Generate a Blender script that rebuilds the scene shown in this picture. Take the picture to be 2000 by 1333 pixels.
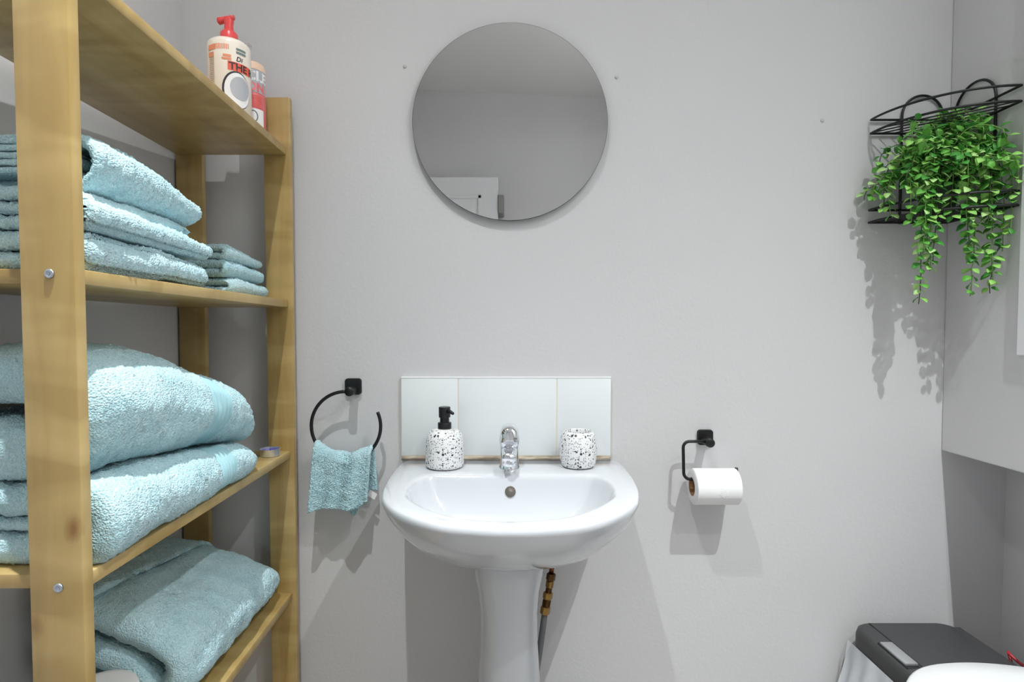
import bpy, bmesh, math, random
import numpy as np
from mathutils import Vector, Matrix

for o in list(bpy.data.objects):
    bpy.data.objects.remove(o, do_unlink=True)
SC = bpy.context.scene
COL = SC.collection
random.seed(7)
RNG = np.random.default_rng(11)

# ------------------------------------------------------------------ camera, world, exposure
cam_d = bpy.data.cameras.new('camera')
cam = bpy.data.objects.new('camera', cam_d)
COL.objects.link(cam)
cam.location = (0, -1.119, 1.05)
cam.rotation_euler = (math.radians(88.0), 0, 0)
cam_d.sensor_width = 36
cam_d.lens = 1080 * 36 / 2000
cam_d.shift_y = 16.2 / 2000
cam_d.clip_start = 0.01
SC.camera = cam

wd = bpy.data.worlds.new('room_world')
SC.world = wd
wd.use_nodes = True
wd.node_tree.nodes['Background'].inputs[0].default_value = (1, 1, 1, 1)
wd.node_tree.nodes['Background'].inputs[1].default_value = 0.02

SC.view_settings.view_transform = 'Standard'
SC.view_settings.look = 'None'
SC.view_settings.gamma = 1
SC.view_settings.use_curve_mapping = False
SC.view_settings.exposure = 0.07

CEIL = 2.41
LAMPS = [(0.72, -0.95, 285.0), (-0.23, -0.74, 130.0), (0.76, -1.36, 165.0)]      # downlights: x, y, watts; the third is unseen, added as fill

# ------------------------------------------------------------------ materials
def srgb(r, g, b):
    f = lambda c: (c / 255 / 12.92) if c / 255 <= 0.04045 else ((c / 255 + 0.055) / 1.055) ** 2.4
    return (f(r), f(g), f(b), 1)

class NT:
    def __init__(s, name):
        s.m = bpy.data.materials.new(name)
        s.m.use_nodes = True
        s.t = s.m.node_tree
        s.b = s.t.nodes['Principled BSDF']
    def n(s, typ, **kw):
        x = s.t.nodes.new(typ)
        for k, v in kw.items():
            if k.startswith('i_'):
                key = k[2:]
                x.inputs[int(key) if key.isdigit() else key].default_value = v
            else:
                setattr(x, k, v)
        return x
    def l(s, a, ao, b, bi):
        s.t.links.new(a.outputs[ao], b.inputs[bi])
    def coords(s, scale=(1, 1, 1), kind='Object'):
        tc = s.n('ShaderNodeTexCoord')
        mp = s.n('ShaderNodeMapping')
        mp.inputs['Scale'].default_value = scale
        s.l(tc, kind, mp, 'Vector')
        return mp
    def bump(s, src, out, strength, dist):
        bp = s.n('ShaderNodeBump', i_Strength=strength, i_Distance=dist)
        s.l(src, out, bp, 'Height')
        s.l(bp, 'Normal', s.b, 'Normal')
        return bp

def mat(name, col, rough=0.5, metal=0.0, coat=0.0, **kw):
    q = NT(name)
    q.b.inputs['Base Color'].default_value = col
    q.b.inputs['Roughness'].default_value = rough
    q.b.inputs['Metallic'].default_value = metal
    q.b.inputs['Coat Weight'].default_value = coat
    for k, v in kw.items():
        q.b.inputs[k.replace('_', ' ')].default_value = v
    return q.m

def ramp(q, src, out, stops):
    r = q.n('ShaderNodeValToRGB')
    e = r.color_ramp.elements
    e[0].position, e[0].color = stops[0]
    e[1].position, e[1].color = stops[1]
    for p, c in stops[2:]:
        x = e.new(p)
        x.color = c
    q.l(src, out, r, 'Fac')
    return r

def wall_mat(name, c1, c2):
    q = NT(name)
    mp = q.coords((1, 1, 1))
    n1 = q.n('ShaderNodeTexNoise', i_Scale=2.2, i_Detail=3.0)
    q.l(mp, 0, n1, 'Vector')
    r = ramp(q, n1, 'Fac', [(0.3, c1), (0.7, c2)])
    q.l(r, 'Color', q.b, 'Base Color')
    n2 = q.n('ShaderNodeTexNoise', i_Scale=170.0, i_Detail=4.0, i_Roughness=0.6)
    q.l(mp, 0, n2, 'Vector')
    q.bump(n2, 'Fac', 0.22, 0.0016)
    q.b.inputs['Roughness'].default_value = 0.62
    return q.m

M_WALL = wall_mat('wall_paint', srgb(213, 212, 213), srgb(216, 215, 216))
M_CEIL = wall_mat('ceiling_paint', srgb(232, 231, 229), srgb(236, 235, 233))

def wood_mat(name, axis):
    q = NT(name)
    sc = {'z': (26, 26, 2.2), 'y': (26, 2.2, 26)}[axis]
    mp = q.coords(sc)
    n1 = q.n('ShaderNodeTexNoise', i_Scale=1.0, i_Detail=5.0, i_Roughness=0.55, i_Distortion=0.6)
    q.l(mp, 0, n1, 'Vector')
    r1 = ramp(q, n1, 'Fac', [(0.25, srgb(168, 140, 84)), (0.75, srgb(198, 174, 119)), (0.5, srgb(185, 158, 101))])
    # flame figure running across the grain
    sc2 = {'z': (5, 5, 15), 'y': (5, 15, 5)}[axis]
    mp2 = q.coords(sc2)
    n2 = q.n('ShaderNodeTexNoise', i_Scale=0.9, i_Detail=2.0, i_Distortion=1.2)
    q.l(mp2, 0, n2, 'Vector')
    r2 = ramp(q, n2, 'Fac', [(0.40, (0.82, 0.78, 0.70, 1)), (0.70, (1.14, 1.13, 1.20, 1)), (0.54, (1, 1, 1, 1))])
    mx = q.n('ShaderNodeMix', data_type='RGBA', blend_type='MULTIPLY')
    mx.inputs['Factor'].default_value = 0.85
    q.l(r1, 'Color', mx, 6)
    q.l(r2, 'Color', mx, 7)
    # small brown knots
    mp3 = q.coords({'z': (9, 9, 5.4), 'y': (9, 5.4, 9)}[axis])
    v = q.n('ShaderNodeTexVoronoi', i_Scale=1.0, i_Randomness=1.0)
    nz = q.n('ShaderNodeTexNoise', i_Scale=5.0, i_Detail=2.0)
    q.l(mp3, 0, nz, 'Vector')
    mv = q.n('ShaderNodeMix', data_type='RGBA')
    mv.inputs['Factor'].default_value = 0.12
    q.l(mp3, 0, mv, 6)
    q.l(nz, 'Color', mv, 7)
    q.l(mv, 2, v, 'Vector')
    r3 = ramp(q, v, 'Distance', [(0.02, (0.8, 0.8, 0.8, 1)), (0.085, (0, 0, 0, 1))])
    kn = q.n('ShaderNodeMix', data_type='RGBA')
    q.l(r3, 'Color', kn, 'Factor')
    q.l(mx, 2, kn, 6)
    kn.inputs[7].default_value = srgb(132, 84, 36)
    q.l(kn, 2, q.b, 'Base Color')
    q.b.inputs['Roughness'].default_value = 0.38
    q.b.inputs['Coat Weight'].default_value = 0.15
    q.b.inputs['Coat Roughness'].default_value = 0.25
    q.bump(n1, 'Fac', 0.06, 0.001)
    return q.m

M_WOODV = wood_mat('birch_upright', 'z')
M_WOODH = wood_mat('birch_board', 'y')

def towel_mat(name, c1, c2, fine=420.0):
    q = NT(name)
    mp = q.coords()
    n1 = q.n('ShaderNodeTexNoise', i_Scale=fine, i_Detail=3.0, i_Roughness=0.7)
    n2 = q.n('ShaderNodeTexNoise', i_Scale=24.0, i_Detail=3.0)
    v = q.n('ShaderNodeTexVoronoi', i_Scale=fine * 1.1)
    for k in (n1, n2, v):
        q.l(mp, 0, k, 'Vector')
    ad = q.n('ShaderNodeMath', operation='ADD')
    mu = q.n('ShaderNodeMath', operation='MULTIPLY', i_1=0.35)
    q.l(n2, 'Fac', mu, 0)
    q.l(n1, 'Fac', ad, 0)
    q.l(mu, 0, ad, 1)
    r = ramp(q, ad, 0, [(0.46, c1), (0.80, c2)])
    q.l(r, 'Color', q.b, 'Base Color')
    sb = q.n('ShaderNodeMath', operation='SUBTRACT')
    q.l(n1, 'Fac', sb, 0)
    q.l(v, 'Distance', sb, 1)
    q.bump(sb, 0, 0.7, 0.0030)
    q.b.inputs['Roughness'].default_value = 0.95
    q.b.inputs['Specular IOR Level'].default_value = 0.1
    q.b.inputs['Sheen Weight'].default_value = 0.25
    q.b.inputs['Sheen Roughness'].default_value = 0.6
    return q.m

M_TOWEL = towel_mat('aqua_terry', srgb(170, 221, 233), srgb(214, 245, 251))
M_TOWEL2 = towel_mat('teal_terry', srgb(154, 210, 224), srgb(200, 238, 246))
M_BAND = mat('aqua_woven_band', srgb(174, 214, 222), 0.9, Specular_IOR_Level=0.15)
M_BLACK = mat('matt_black_metal', (0.006, 0.006, 0.007, 1), 0.42)
M_PLBLACK = mat('black_plastic', (0.008, 0.008, 0.009, 1), 0.38)
M_CER = mat('white_ceramic', srgb(211, 214, 219), 0.08, coat=0.6, Coat_Roughness=0.03)
M_CHROME = mat('chrome', (0.82, 0.84, 0.87, 1), 0.06, 1.0)
M_TILE = mat('white_tile_glaze', srgb(240, 245, 246), 0.1, coat=0.3)
M_GROUT = mat('cream_grout', srgb(232, 222, 206), 0.85)
M_WHITE = mat('white_gloss_paint', srgb(240, 241, 243), 0.3)
M_MIRROR = mat('mirror_silver', (0.70, 0.71, 0.70, 1), 0.01, 1.0)
M_GLASSEDGE = mat('glass_edge', srgb(70, 82, 80), 0.15)
M_PAPER = mat('tissue_paper', srgb(246, 246, 246), 0.9)
M_CARD = mat('cardboard_core', srgb(150, 112, 76), 0.9)
M_TUB = mat('white_plastic', srgb(220, 220, 219), 0.4)
M_LID = mat('toilet_lid_plastic', srgb(200, 201, 202), 0.3)
M_STEEL = mat('zinc_screw', (0.55, 0.62, 0.72, 1), 0.28, 1.0)
M_DARK = mat('dark_hole', (0.01, 0.01, 0.01, 1), 0.8)
M_BIN = mat('charcoal_plastic', srgb(58, 58, 59), 0.5)
M_BINSLOT = mat('black_gap', (0.006, 0.006, 0.006, 1), 0.7)
M_SILVER = mat('brushed_silver', srgb(186, 188, 190), 0.4, 0.7)
M_RED = mat('red_drawstring', srgb(176, 40, 52), 0.45)
M_BRASS = mat('aged_brass', srgb(150, 120, 70), 0.3, 1.0)
M_BRASSD = mat('dark_brass', srgb(92, 66, 38), 0.35, 1.0)
M_COPPER = mat('copper_pipe', srgb(140, 84, 58), 0.3, 1.0)
M_HOSE = mat('grey_pipe', srgb(120, 122, 124), 0.4)
M_FLOOR = mat('grey_vinyl', srgb(140, 136, 132), 0.5)
M_CREAM = mat('cream_bottle', srgb(247, 236, 222), 0.35)
M_PINK = mat('pink_bottle', srgb(238, 120, 124), 0.3)
M_PEACH = mat('peach_band', srgb(250, 214, 186), 0.35)
M_CORAL = mat('coral_pump', srgb(238, 84, 84), 0.3)
M_ORANGE = mat('orange_print', srgb(240, 150, 110), 0.5)
M_ORANGER = mat('red_orange_print', srgb(244, 100, 76), 0.5)
M_INK = mat('dark_ink', srgb(52, 50, 54), 0.5)
M_TEALINK = mat('grey_teal_print', srgb(112, 132, 132), 0.5)
M_LWHITE = mat('white_print', srgb(245, 244, 244), 0.5)
M_GREY = mat('grey_print', srgb(184, 186, 192), 0.5)
M_BROWNINK = mat('brown_print', srgb(190, 160, 138), 0.5)
M_CLEAR = mat('clear_plastic', (0.95, 0.97, 0.97, 1), 0.08, Transmission_Weight=0.92, IOR=1.2)
M_ALU = mat('aluminium_cup', srgb(214, 216, 216), 0.3, 0.8)
M_WAX = mat('violet_wax', srgb(84, 80, 190), 0.35)
M_STEM = mat('plant_stem', srgb(112, 160, 70), 0.5)
M_STEMD = mat('plant_stem_dark', srgb(74, 92, 52), 0.55)
LEAFM = [mat('leaf_a', srgb(104, 176, 72), 0.45), mat('leaf_b', srgb(150, 208, 104), 0.45),
         mat('leaf_c', srgb(74, 150, 62), 0.45), mat('leaf_d', srgb(182, 224, 142), 0.45)]
for m in LEAFM:
    bs = m.node_tree.nodes['Principled BSDF']
    bs.inputs['Subsurface Weight'].default_value = 0.0
    bs.inputs['Specular IOR Level'].default_value = 0.35

def liner_mat():
    q = NT('bin_liner_film')
    q.b.inputs['Base Color'].default_value = srgb(236, 240, 246)
    q.b.inputs['Roughness'].default_value = 0.3
    q.b.inputs['Alpha'].default_value = 0.62
    return q.m
M_LINER = liner_mat()

def terrazzo_mat():
    q = NT('white_terrazzo')
    prev = None
    for i, (sc, lo, thr, c) in enumerate([(330, 0.16, 0.42, srgb(96, 98, 106)), (210, 0.17, 0.30, srgb(58, 58, 66)),
                                          (300, 0.17, 0.26, srgb(150, 148, 150)), (120, 0.15, 0.16, srgb(50, 48, 58))]):
        mp = q.coords()
        mp.inputs['Location'].default_value = (i * 3.1, i * 1.7, i * 0.9)
        v = q.n('ShaderNodeTexVoronoi', i_Scale=float(sc))
        q.l(mp, 0, v, 'Vector')
        lt = q.n('ShaderNodeMath', operation='LESS_THAN', i_1=lo * 2)
        q.l(v, 'Distance', lt, 0)
        sp = q.n('ShaderNodeSeparateColor')
        q.l(v, 'Color', sp, 'Color')
        l2 = q.n('ShaderNodeMath', operation='LESS_THAN', i_1=thr)
        q.l(sp, 0, l2, 0)
        an = q.n('ShaderNodeMath', operation='MULTIPLY')
        q.l(lt, 0, an, 0)
        q.l(l2, 0, an, 1)
        mx = q.n('ShaderNodeMix', data_type='RGBA')
        q.l(an, 0, mx, 'Factor')
        if prev is None:
            mx.inputs[6].default_value = srgb(238, 238, 238)
        else:
            q.l(prev, 2, mx, 6)
        mx.inputs[7].default_value = c
        prev = mx
    q.l(prev, 2, q.b, 'Base Color')
    q.b.inputs['Roughness'].default_value = 0.4
    return q.m
M_TERR = terrazzo_mat()

def sealant_mat():
    q = NT('stained_sealant')
    mp = q.coords((30, 30, 200))
    n = q.n('ShaderNodeTexNoise', i_Scale=1.0, i_Detail=3.0)
    q.l(mp, 0, n, 'Vector')
    r = ramp(q, n, 'Fac', [(0.3, srgb(128, 108, 84)), (0.75, srgb(214, 202, 184))])
    q.l(r, 'Color', q.b, 'Base Color')
    return q.m
M_SEAL = sealant_mat()

def emit_mat(name, strength):
    q = NT(name)
    q.b.inputs['Emission Color'].default_value = (1, 0.98, 0.95, 1)
    q.b.inputs['Emission Strength'].default_value = strength
    return q.m
M_LENS = emit_mat('lamp_lens', 12.0)

# ------------------------------------------------------------------ object helpers
ORIG = {}
def reg(o, w):
    ORIG[o.name] = Vector(w)
    return o

def tag(o, label=None, cat=None, group=None, kind=None):
    if label: o['label'] = label
    if cat: o['category'] = cat
    if group: o['group'] = group
    if kind: o['kind'] = kind
    return o

def thing(name, loc, label, cat, group=None):
    o = bpy.data.objects.new(name, None)
    o.empty_display_size = 0.02
    COL.objects.link(o)
    o.location = loc
    reg(o, loc)
    return tag(o, label, cat, group)

def mk(name, geo, m, parent=None, smooth=True, origin=None):
    """geo = (verts, faces) in world space; linked as one mesh object"""
    v, f = geo[:2]
    v = np.asarray(v, dtype=float).reshape(-1, 3)
    if parent is not None:
        w = ORIG[parent.name]
    elif origin is not None:
        w = Vector(origin)
    else:
        w = Vector(((v[:, 0].min() + v[:, 0].max()) / 2, (v[:, 1].min() + v[:, 1].max()) / 2, v[:, 2].min()))
    me = bpy.data.meshes.new(name)
    me.from_pydata((v - np.array(w)).tolist(), [], [tuple(int(i) for i in x) for x in f])
    me.validate()
    bm = bmesh.new()
    bm.from_mesh(me)
    bmesh.ops.recalc_face_normals(bm, faces=bm.faces)
    bm.to_mesh(me)
    bm.free()
    if smooth:
        me.shade_smooth()
    for x in (m if isinstance(m, (list, tuple)) else [m]):
        me.materials.append(x)
    if len(geo) > 2 and len(geo[2]) == len(me.polygons):
        me.polygons.foreach_set('material_index', geo[2])
    o = bpy.data.objects.new(name, me)
    COL.objects.link(o)
    if parent is not None:
        o.parent = parent
    else:
        o.location = w
    reg(o, w)
    return o

def autosmooth(o, ang=35):
    me = o.data
    me.set_sharp_from_angle(angle=math.radians(ang))
    return o

def merge(*gs):
    V, Fc, n = [], [], 0
    for v, f in gs:
        v = np.asarray(v, float).reshape(-1, 3)
        V.append(v)
        Fc += [tuple(i + n for i in x) for x in f]
        n += len(v)
    return np.vstack(V), Fc

def bm_geo(bm):
    bm.verts.index_update()
    g = (np.array([v.co[:] for v in bm.verts]), [tuple(v.index for v in f.verts) for f in bm.faces])
    bm.free()
    return g

def box(x0, x1, y0, y1, z0, z1, bev=0.0, seg=2):
    bm = bmesh.new()
    bmesh.ops.create_cube(bm, size=1)
    for v in bm.verts:
        v.co = ((x0 + x1) / 2 + v.co.x * (x1 - x0), (y0 + y1) / 2 + v.co.y * (y1 - y0), (z0 + z1) / 2 + v.co.z * (z1 - z0))
    if bev:
        bmesh.ops.bevel(bm, geom=list(bm.edges), offset=bev, segments=seg, profile=0.5, affect='EDGES')
    return bm_geo(bm)

def loft(loops, cap0=True, cap1=True, closed=True):
    n = len(loops[0])
    V = np.vstack([np.asarray(l, float) for l in loops])
    Fc = []
    for k in range(len(loops) - 1):
        for i in range(n if closed else n - 1):
            j = (i + 1) % n
            Fc.append((k * n + i, k * n + j, (k + 1) * n + j, (k + 1) * n + i))
    if cap0: Fc.append(tuple(range(n))[::-1])
    if cap1: Fc.append(tuple((len(loops) - 1) * n + i for i in range(n)))
    return V, Fc

def lathe(prof, c, n=48, cap0=True, cap1=True, axis='z'):
    loops = []
    for r, h in prof:
        a = np.linspace(0, 2 * math.pi, n, endpoint=False)
        if axis == 'z':
            loops.append(np.stack([c[0] + r * np.cos(a), c[1] + r * np.sin(a), np.full(n, c[2] + h)], 1))
        elif axis == 'x':
            loops.append(np.stack([np.full(n, c[0] + h), c[1] + r * np.cos(a), c[2] + r * np.sin(a)], 1))
        else:
            loops.append(np.stack([c[0] + r * np.cos(a), np.full(n, c[1] + h), c[2] + r * np.sin(a)], 1))
    return loft(loops, cap0, cap1)

def tube(pts, r, n=10, closed=False, caps=True):
    P = [Vector(p) for p in pts]
    m = len(P)
    rr = r if isinstance(r, (list, tuple, np.ndarray)) else [r] * m
    T = []
    for i in range(m):
        a = P[(i - 1) % m] if (closed or i > 0) else P[i]
        b = P[(i + 1) % m] if (closed or i < m - 1) else P[i]
        T.append((b - a).normalized())
    up = Vector((0, 0, 1)) if abs(T[0].z) < 0.9 else Vector((1, 0, 0))
    N = (up - T[0] * up.dot(T[0])).normalized()
    loops = []
    for i in range(m):
        N = (N - T[i] * N.dot(T[i])).normalized()
        B = T[i].cross(N)
        loops.append([P[i] + (N * math.cos(2 * math.pi * k / n) + B * math.sin(2 * math.pi * k / n)) * rr[i] for k in range(n)])
    if closed:
        loops.append(loops[0])
        return loft(loops, False, False)
    return loft(loops, caps, caps)

def cr(pts, per=8, closed=False):
    """Catmull-Rom through points"""
    P = np.asarray(pts, float)
    n = len(P)
    out = []
    for i in range(n if closed else n - 1):
        p0 = P[(i - 1) % n] if (closed or i > 0) else 2 * P[0] - P[1]
        p1, p2 = P[i], P[(i + 1) % n]
        p3 = P[(i + 2) % n] if (closed or i + 2 < n) else 2 * P[-1] - P[-2]
        for t in np.linspace(0, 1, per, endpoint=False):
            out.append(0.5 * ((2 * p1) + (-p0 + p2) * t + (2 * p0 - 5 * p1 + 4 * p2 - p3) * t * t + (-p0 + 3 * p1 - 3 * p2 + p3) * t ** 3))
    if not closed:
        out.append(P[-1])
    return np.array(out)

def resample(P, ds):
    P = np.asarray(P, float)
    d = np.r_[0, np.cumsum(np.linalg.norm(np.diff(P, axis=0), axis=1))]
    n = max(3, int(d[-1] / ds))
    s = np.linspace(0, d[-1], n)
    return np.stack([np.interp(s, d, P[:, k]) for k in range(P.shape[1])], 1)

def snoise(p, freq, seed, octv=4):
    """smooth sum-of-sines noise on Nx3 points, about -1..1"""
    r = np.random.default_rng(seed)
    out = np.zeros(len(p))
    for k in range(octv * 3):
        d = r.normal(size=3)
        d /= np.linalg.norm(d)
        f = freq * (0.6 + 0.5 * k)
        out += np.sin(p @ d * f + r.uniform(0, 6.28)) / (1 + 0.35 * k)
    return out / 2.2

def rrect(w, h, r, n=6):
    pts = []
    for cx, cy, a0 in ((w / 2 - r, h / 2 - r, 0), (-w / 2 + r, h / 2 - r, 90), (-w / 2 + r, -h / 2 + r, 180), (w / 2 - r, -h / 2 + r, 270)):
        for k in range(n + 1):
            a = math.radians(a0 + 90 * k / n)
            pts.append((cx + r * math.cos(a), cy + r * math.sin(a)))
    return np.array(pts)

# ------------------------------------------------------------------ room shell
RW, RR, LW, FW = 0.8744, 1.009, -0.655, -2.15      # bulkhead face, recess wall, left wall, opposite wall
BZ = 0.805
def struct(name, geo, m, label, smooth=False):
    o = mk(name, geo, m, smooth=smooth)
    return tag(o, label, kind='structure')

wb = struct('wall_back', box(LW - 0.1, RR + 0.1, 0, 0.1, 0, CEIL), M_WALL, 'pale grey painted wall behind the basin')
struct('wall_left', box(LW - 0.1, LW, FW, 0, 0, CEIL), M_WALL, 'pale grey painted wall behind the shelving unit')
struct('wall_right', box(RR, RR + 0.1, FW, 0, 0, CEIL), M_WALL, 'shaded pale grey wall of the recess under the boxed-in section')
struct('wall_boxing', box(RW, RR, FW, 0, BZ, CEIL, 0.002, 1), M_WALL, 'pale grey boxed-in upper wall section above the bin')
struct('floor', box(LW - 0.1, RR + 0.1, FW - 0.1, 0.1, -0.1, 0), M_FLOOR, 'grey bathroom floor')
struct('ceiling', box(LW - 0.1, RR + 0.1, FW - 0.1, 0.1, CEIL, CEIL + 0.1), M_CEIL, 'white painted ceiling')
# opposite wall, a little out of square, seen in the mirror
sk = 0.09
fv = [(LW - 0.1, FW + sk - 0.1, 0), (RR + 0.1, FW - sk - 0.1, 0), (RR + 0.1, FW - sk, 0), (LW - 0.1, FW + sk, 0)]
fv = fv + [(x, y, CEIL) for x, y, z in fv]
ff = [(0, 1, 2, 3), (4, 5, 6, 7), (0, 1, 5, 4), (1, 2, 6, 5), (2, 3, 7, 6), (3, 0, 4, 7)]
struct('wall_front', (fv, ff), M_WALL, 'pale grey wall opposite the basin seen in the mirror')

for px, pz in ((0.2085, 1.553), (-0.213, 1.574), (0.619, 1.468)):
    g = lathe([(0.0035, 0.0), (0.0035, -0.002), (0.002, -0.0026)], (px, 0.0005, pz), 12, axis='y')
    mk('wall_plug', g, mat('filled_plug', srgb(200, 198, 198), 0.6), wb)

# panelled door standing against the opposite wall (seen in the mirror)
door = thing('door_1', (-0.42, FW + 0.13, 0), 'white panelled door seen in the round mirror', 'door')
door['kind'] = 'structure'
dy = FW + 0.14
mk('door_leaf', box(-0.80, -0.078, dy - 0.04, dy, 0.01, 1.90, 0.003, 1), M_WHITE, door, False)
for zx0, zx1, xx0, xx1 in ((1.36, 1.80, -0.40, -0.17), (1.36, 1.80, -0.72, -0.50), (0.2, 1.1, -0.40, -0.17), (0.2, 1.1, -0.72, -0.50)):
    fr = []
    for a, b, c, d_ in ((xx0, xx1, zx1 - 0.02, zx1), (xx0, xx1, zx0, zx0 + 0.02), (xx0, xx0 + 0.02, zx0, zx1), (xx1 - 0.02, xx1, zx0, zx1)):
        fr.append(box(a, b, dy - 0.002, dy + 0.008, c, d_, 0.003, 1))
    mk('panel_moulding', merge(*fr), M_WHITE, door, False)
hk = thing('door_stop', (-0.05, FW + 0.14, 1.75), 'small grey block on the wall beside the reflected door', 'hook')
mk('block', box(-0.078, -0.045, FW + 0.02, FW + 0.15, 1.70, 1.80, 0.004, 1), mat('grey_block', srgb(150, 148, 146), 0.6), hk, False)

# white panel on the boxed-in section, cut off by the picture edge
pn = struct('trim_1', box(RW - 0.006, RW, -0.75, -0.1668, 1.0065, 1.80, 0.0015, 1), M_WHITE, 'white panel edge on the right wall beside the hanging plant')

# recessed ceiling downlights, with their own lamps; the last is added fill
for i, (lx, ly, pw) in enumerate(LAMPS):
    t = thing('ceiling_light', (lx, ly, CEIL - 0.012), 'round recessed white ceiling downlight ' + ['nearest the plant corner', 'nearest the shelving', 'over the door side, added as fill light'][i], 'downlight', 'ceiling downlights')
    mk('trim_ring', lathe([(0.030, 0.008), (0.030, 0.0), (0.042, 0.0), (0.045, 0.004), (0.045, 0.0115)], (lx, ly, CEIL - 0.012), 32, False, False), M_WHITE, t)
    mk('lens', lathe([(0.031, 0.006), (0.031, 0.009)], (lx, ly, CEIL - 0.012), 32), M_LENS, t)
    ld = bpy.data.lights.new('downlight_lamp', 'SPOT')
    ld.energy = pw
    ld.color = (0.965, 1.0, 1.0)
    ld.spot_size = math.radians(165)
    ld.spot_blend = 0.15
    # beam profile of a reflector lamp: bright centre, soft shoulder
    ld.use_nodes = True
    nt = ld.node_tree
    tc = nt.nodes.new('ShaderNodeTexCoord')
    sx = nt.nodes.new('ShaderNodeSeparateXYZ')
    nt.links.new(tc.outputs['Normal'], sx.inputs[0])
    def mth(op, a, b=None):
        q = nt.nodes.new('ShaderNodeMath')
        q.operation = op
        for k, v in enumerate((a, b)):
            if v is None: continue
            if isinstance(v, (int, float)): q.inputs[k].default_value = v
            else: nt.links.new(v, q.inputs[k])
        return q.outputs[0]
    th = mth('ARCCOSINE', mth('ABSOLUTE', sx.outputs[2]))
    ga = mth('POWER', 2.71828, mth('MULTIPLY', mth('MULTIPLY', th, th), -1 / (2 * math.radians(18.2) ** 2)))
    nt.links.new(mth('ADD', ga, 0.006), nt.nodes['Emission'].inputs['Strength'])
    ld.shadow_soft_size = 0.009
    lo = bpy.data.objects.new('downlight_lamp', ld)
    COL.objects.link(lo)
    lo.location = (lx, ly, CEIL - 0.016)

# ------------------------------------------------------------------ mirror
mt = thing('round_mirror', (-0.004, -0.008, 1.2676), 'round frameless mirror on the wall above the basin', 'mirror')
cx, cz, R0 = -0.004, 1.4605, 0.193
mk('glass', lathe([(R0 - 0.0006, -0.0125), (R0 - 0.0006, -0.0120)], (cx, 0, cz), 160, axis='y'), M_MIRROR, mt, False)
mk('edge', lathe([(R0, -0.0122), (R0, -0.008)], (cx, 0, cz), 160, axis='y'), M_GLASSEDGE, mt, False)
mk('backing', lathe([(R0 - 0.03, -0.008), (R0 - 0.03, 0)], (cx, 0, cz), 64, axis='y'), M_BLACK, mt, False)

# ------------------------------------------------------------------ splashback tiles
sp = thing('tile_splashback', (-0.012, 0, 0.79), 'splashback of three white glazed tiles behind the basin', 'splashback')
zt0, zt1 = 0.795, 0.9535
mk('grout', box(-0.2235, 0.1995, -0.0079, 0, zt0, zt1), M_GROUT, sp, False)
for a, b in ((-0.2230, -0.1094), (-0.1078, 0.0898), (0.0914, 0.1992)):
    autosmooth(mk('tile', box(a, b, -0.0085, 0, zt0 + 0.001, zt1 - 0.001, 0.0015, 2), M_TILE, sp))
mk('lit_top_edge', box(-0.2240, 0.2000, -0.0088, 0, zt1 - 0.0012, zt1 + 0.0022, 0.0006, 1), M_WHITE, sp, False)  # white strip that stands in for light on the tiles' top edge
mk('sealant_bead', tube([(x, -0.0075 - 0.0006 * math.sin(x * 60), 0.7905) for x in np.linspace(-0.223, 0.199, 40)], 0.0044, 8), M_SEAL, sp)

# ------------------------------------------------------------------ pedestal basin
ZR = 0.787
def outline(half, n=200, c=(0, 0.2)):
    """(x, distance from the wall) outline, star-shaped about c, resampled by angle"""
    H = np.array(half)
    full = np.vstack([H, (H * [-1, 1])[::-1][1:-1]])
    dense = cr(full, 14, True)
    rel = dense - c
    ang = np.arctan2(rel[:, 1], rel[:, 0]) % (2 * math.pi)
    rad = np.linalg.norm(rel, axis=1)
    o = np.argsort(ang)
    a = np.linspace(0, 2 * math.pi, n, endpoint=False)
    r = np.interp(a, ang[o], rad[o], period=2 * math.pi)
    return np.stack([c[0] + r * np.cos(a), c[1] + r * np.sin(a)], 1)
OUT = outline([(0, .003), (.10, .003), (.17, .0035), (.203, .006), (.216, .03), (.2185, .09), (.217, .151), (.209, .2254), (.1927, .2818), (.1592, .3316), (.1044, .3759), (.05, .3925), (0, .397)])
INN = outline([(0, .119), (.06, .119), (.115, .119), (.148, .123), (.164, .148), (.170, .185), (.169, .2152), (.1589, .2567), (.1125, .3181), (.0647, .3509), (0, .3633)])
bx, _ = -0.002, 0
def L3(o2, z):
    return np.stack([o2[:, 0] + bx, -np.maximum(o2[:, 1], 0.0025), np.broadcast_to(z, len(o2))], 1)
def sc2(o2, s, c, sy=None):
    return (o2 - c) * [s, sy if sy else s] + c
cb = np.array([0, 0.185])
PEDO = np.stack([0.064 * np.cos(np.linspace(0, 2 * math.pi, 200, endpoint=False)), 0.150 + 0.060 * np.sin(np.linspace(0, 2 * math.pi, 200, endpoint=False))], 1)
loops = []
# underside up to the lip (blend the pedestal head oval to the D-shaped rim)
for w, z in ((0.04, .628), (0.18, .636), (0.34, .648), (0.50, .664), (0.64, .685), (0.77, .710), (0.87, .734), (0.935, .752), (0.968, .762), (0.985, .769)):
    o_ = PEDO * (1 - w) + OUT * w
    loops.append(L3(o_, z + np.interp(w, [0, .18, .34, .50, .64, .77, .87, .95], [.30, .28, .22, .16, .11, .06, .02, 0.0]) * np.maximum(0, o_[:, 1] - 0.14)))
for s, z in ((0.997, .7735), (1.003, .7765), (1.004, .7805), (0.999, .7848), (0.988, .787)):
    loops.append(L3(sc2(OUT, s, cb), z))
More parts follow.
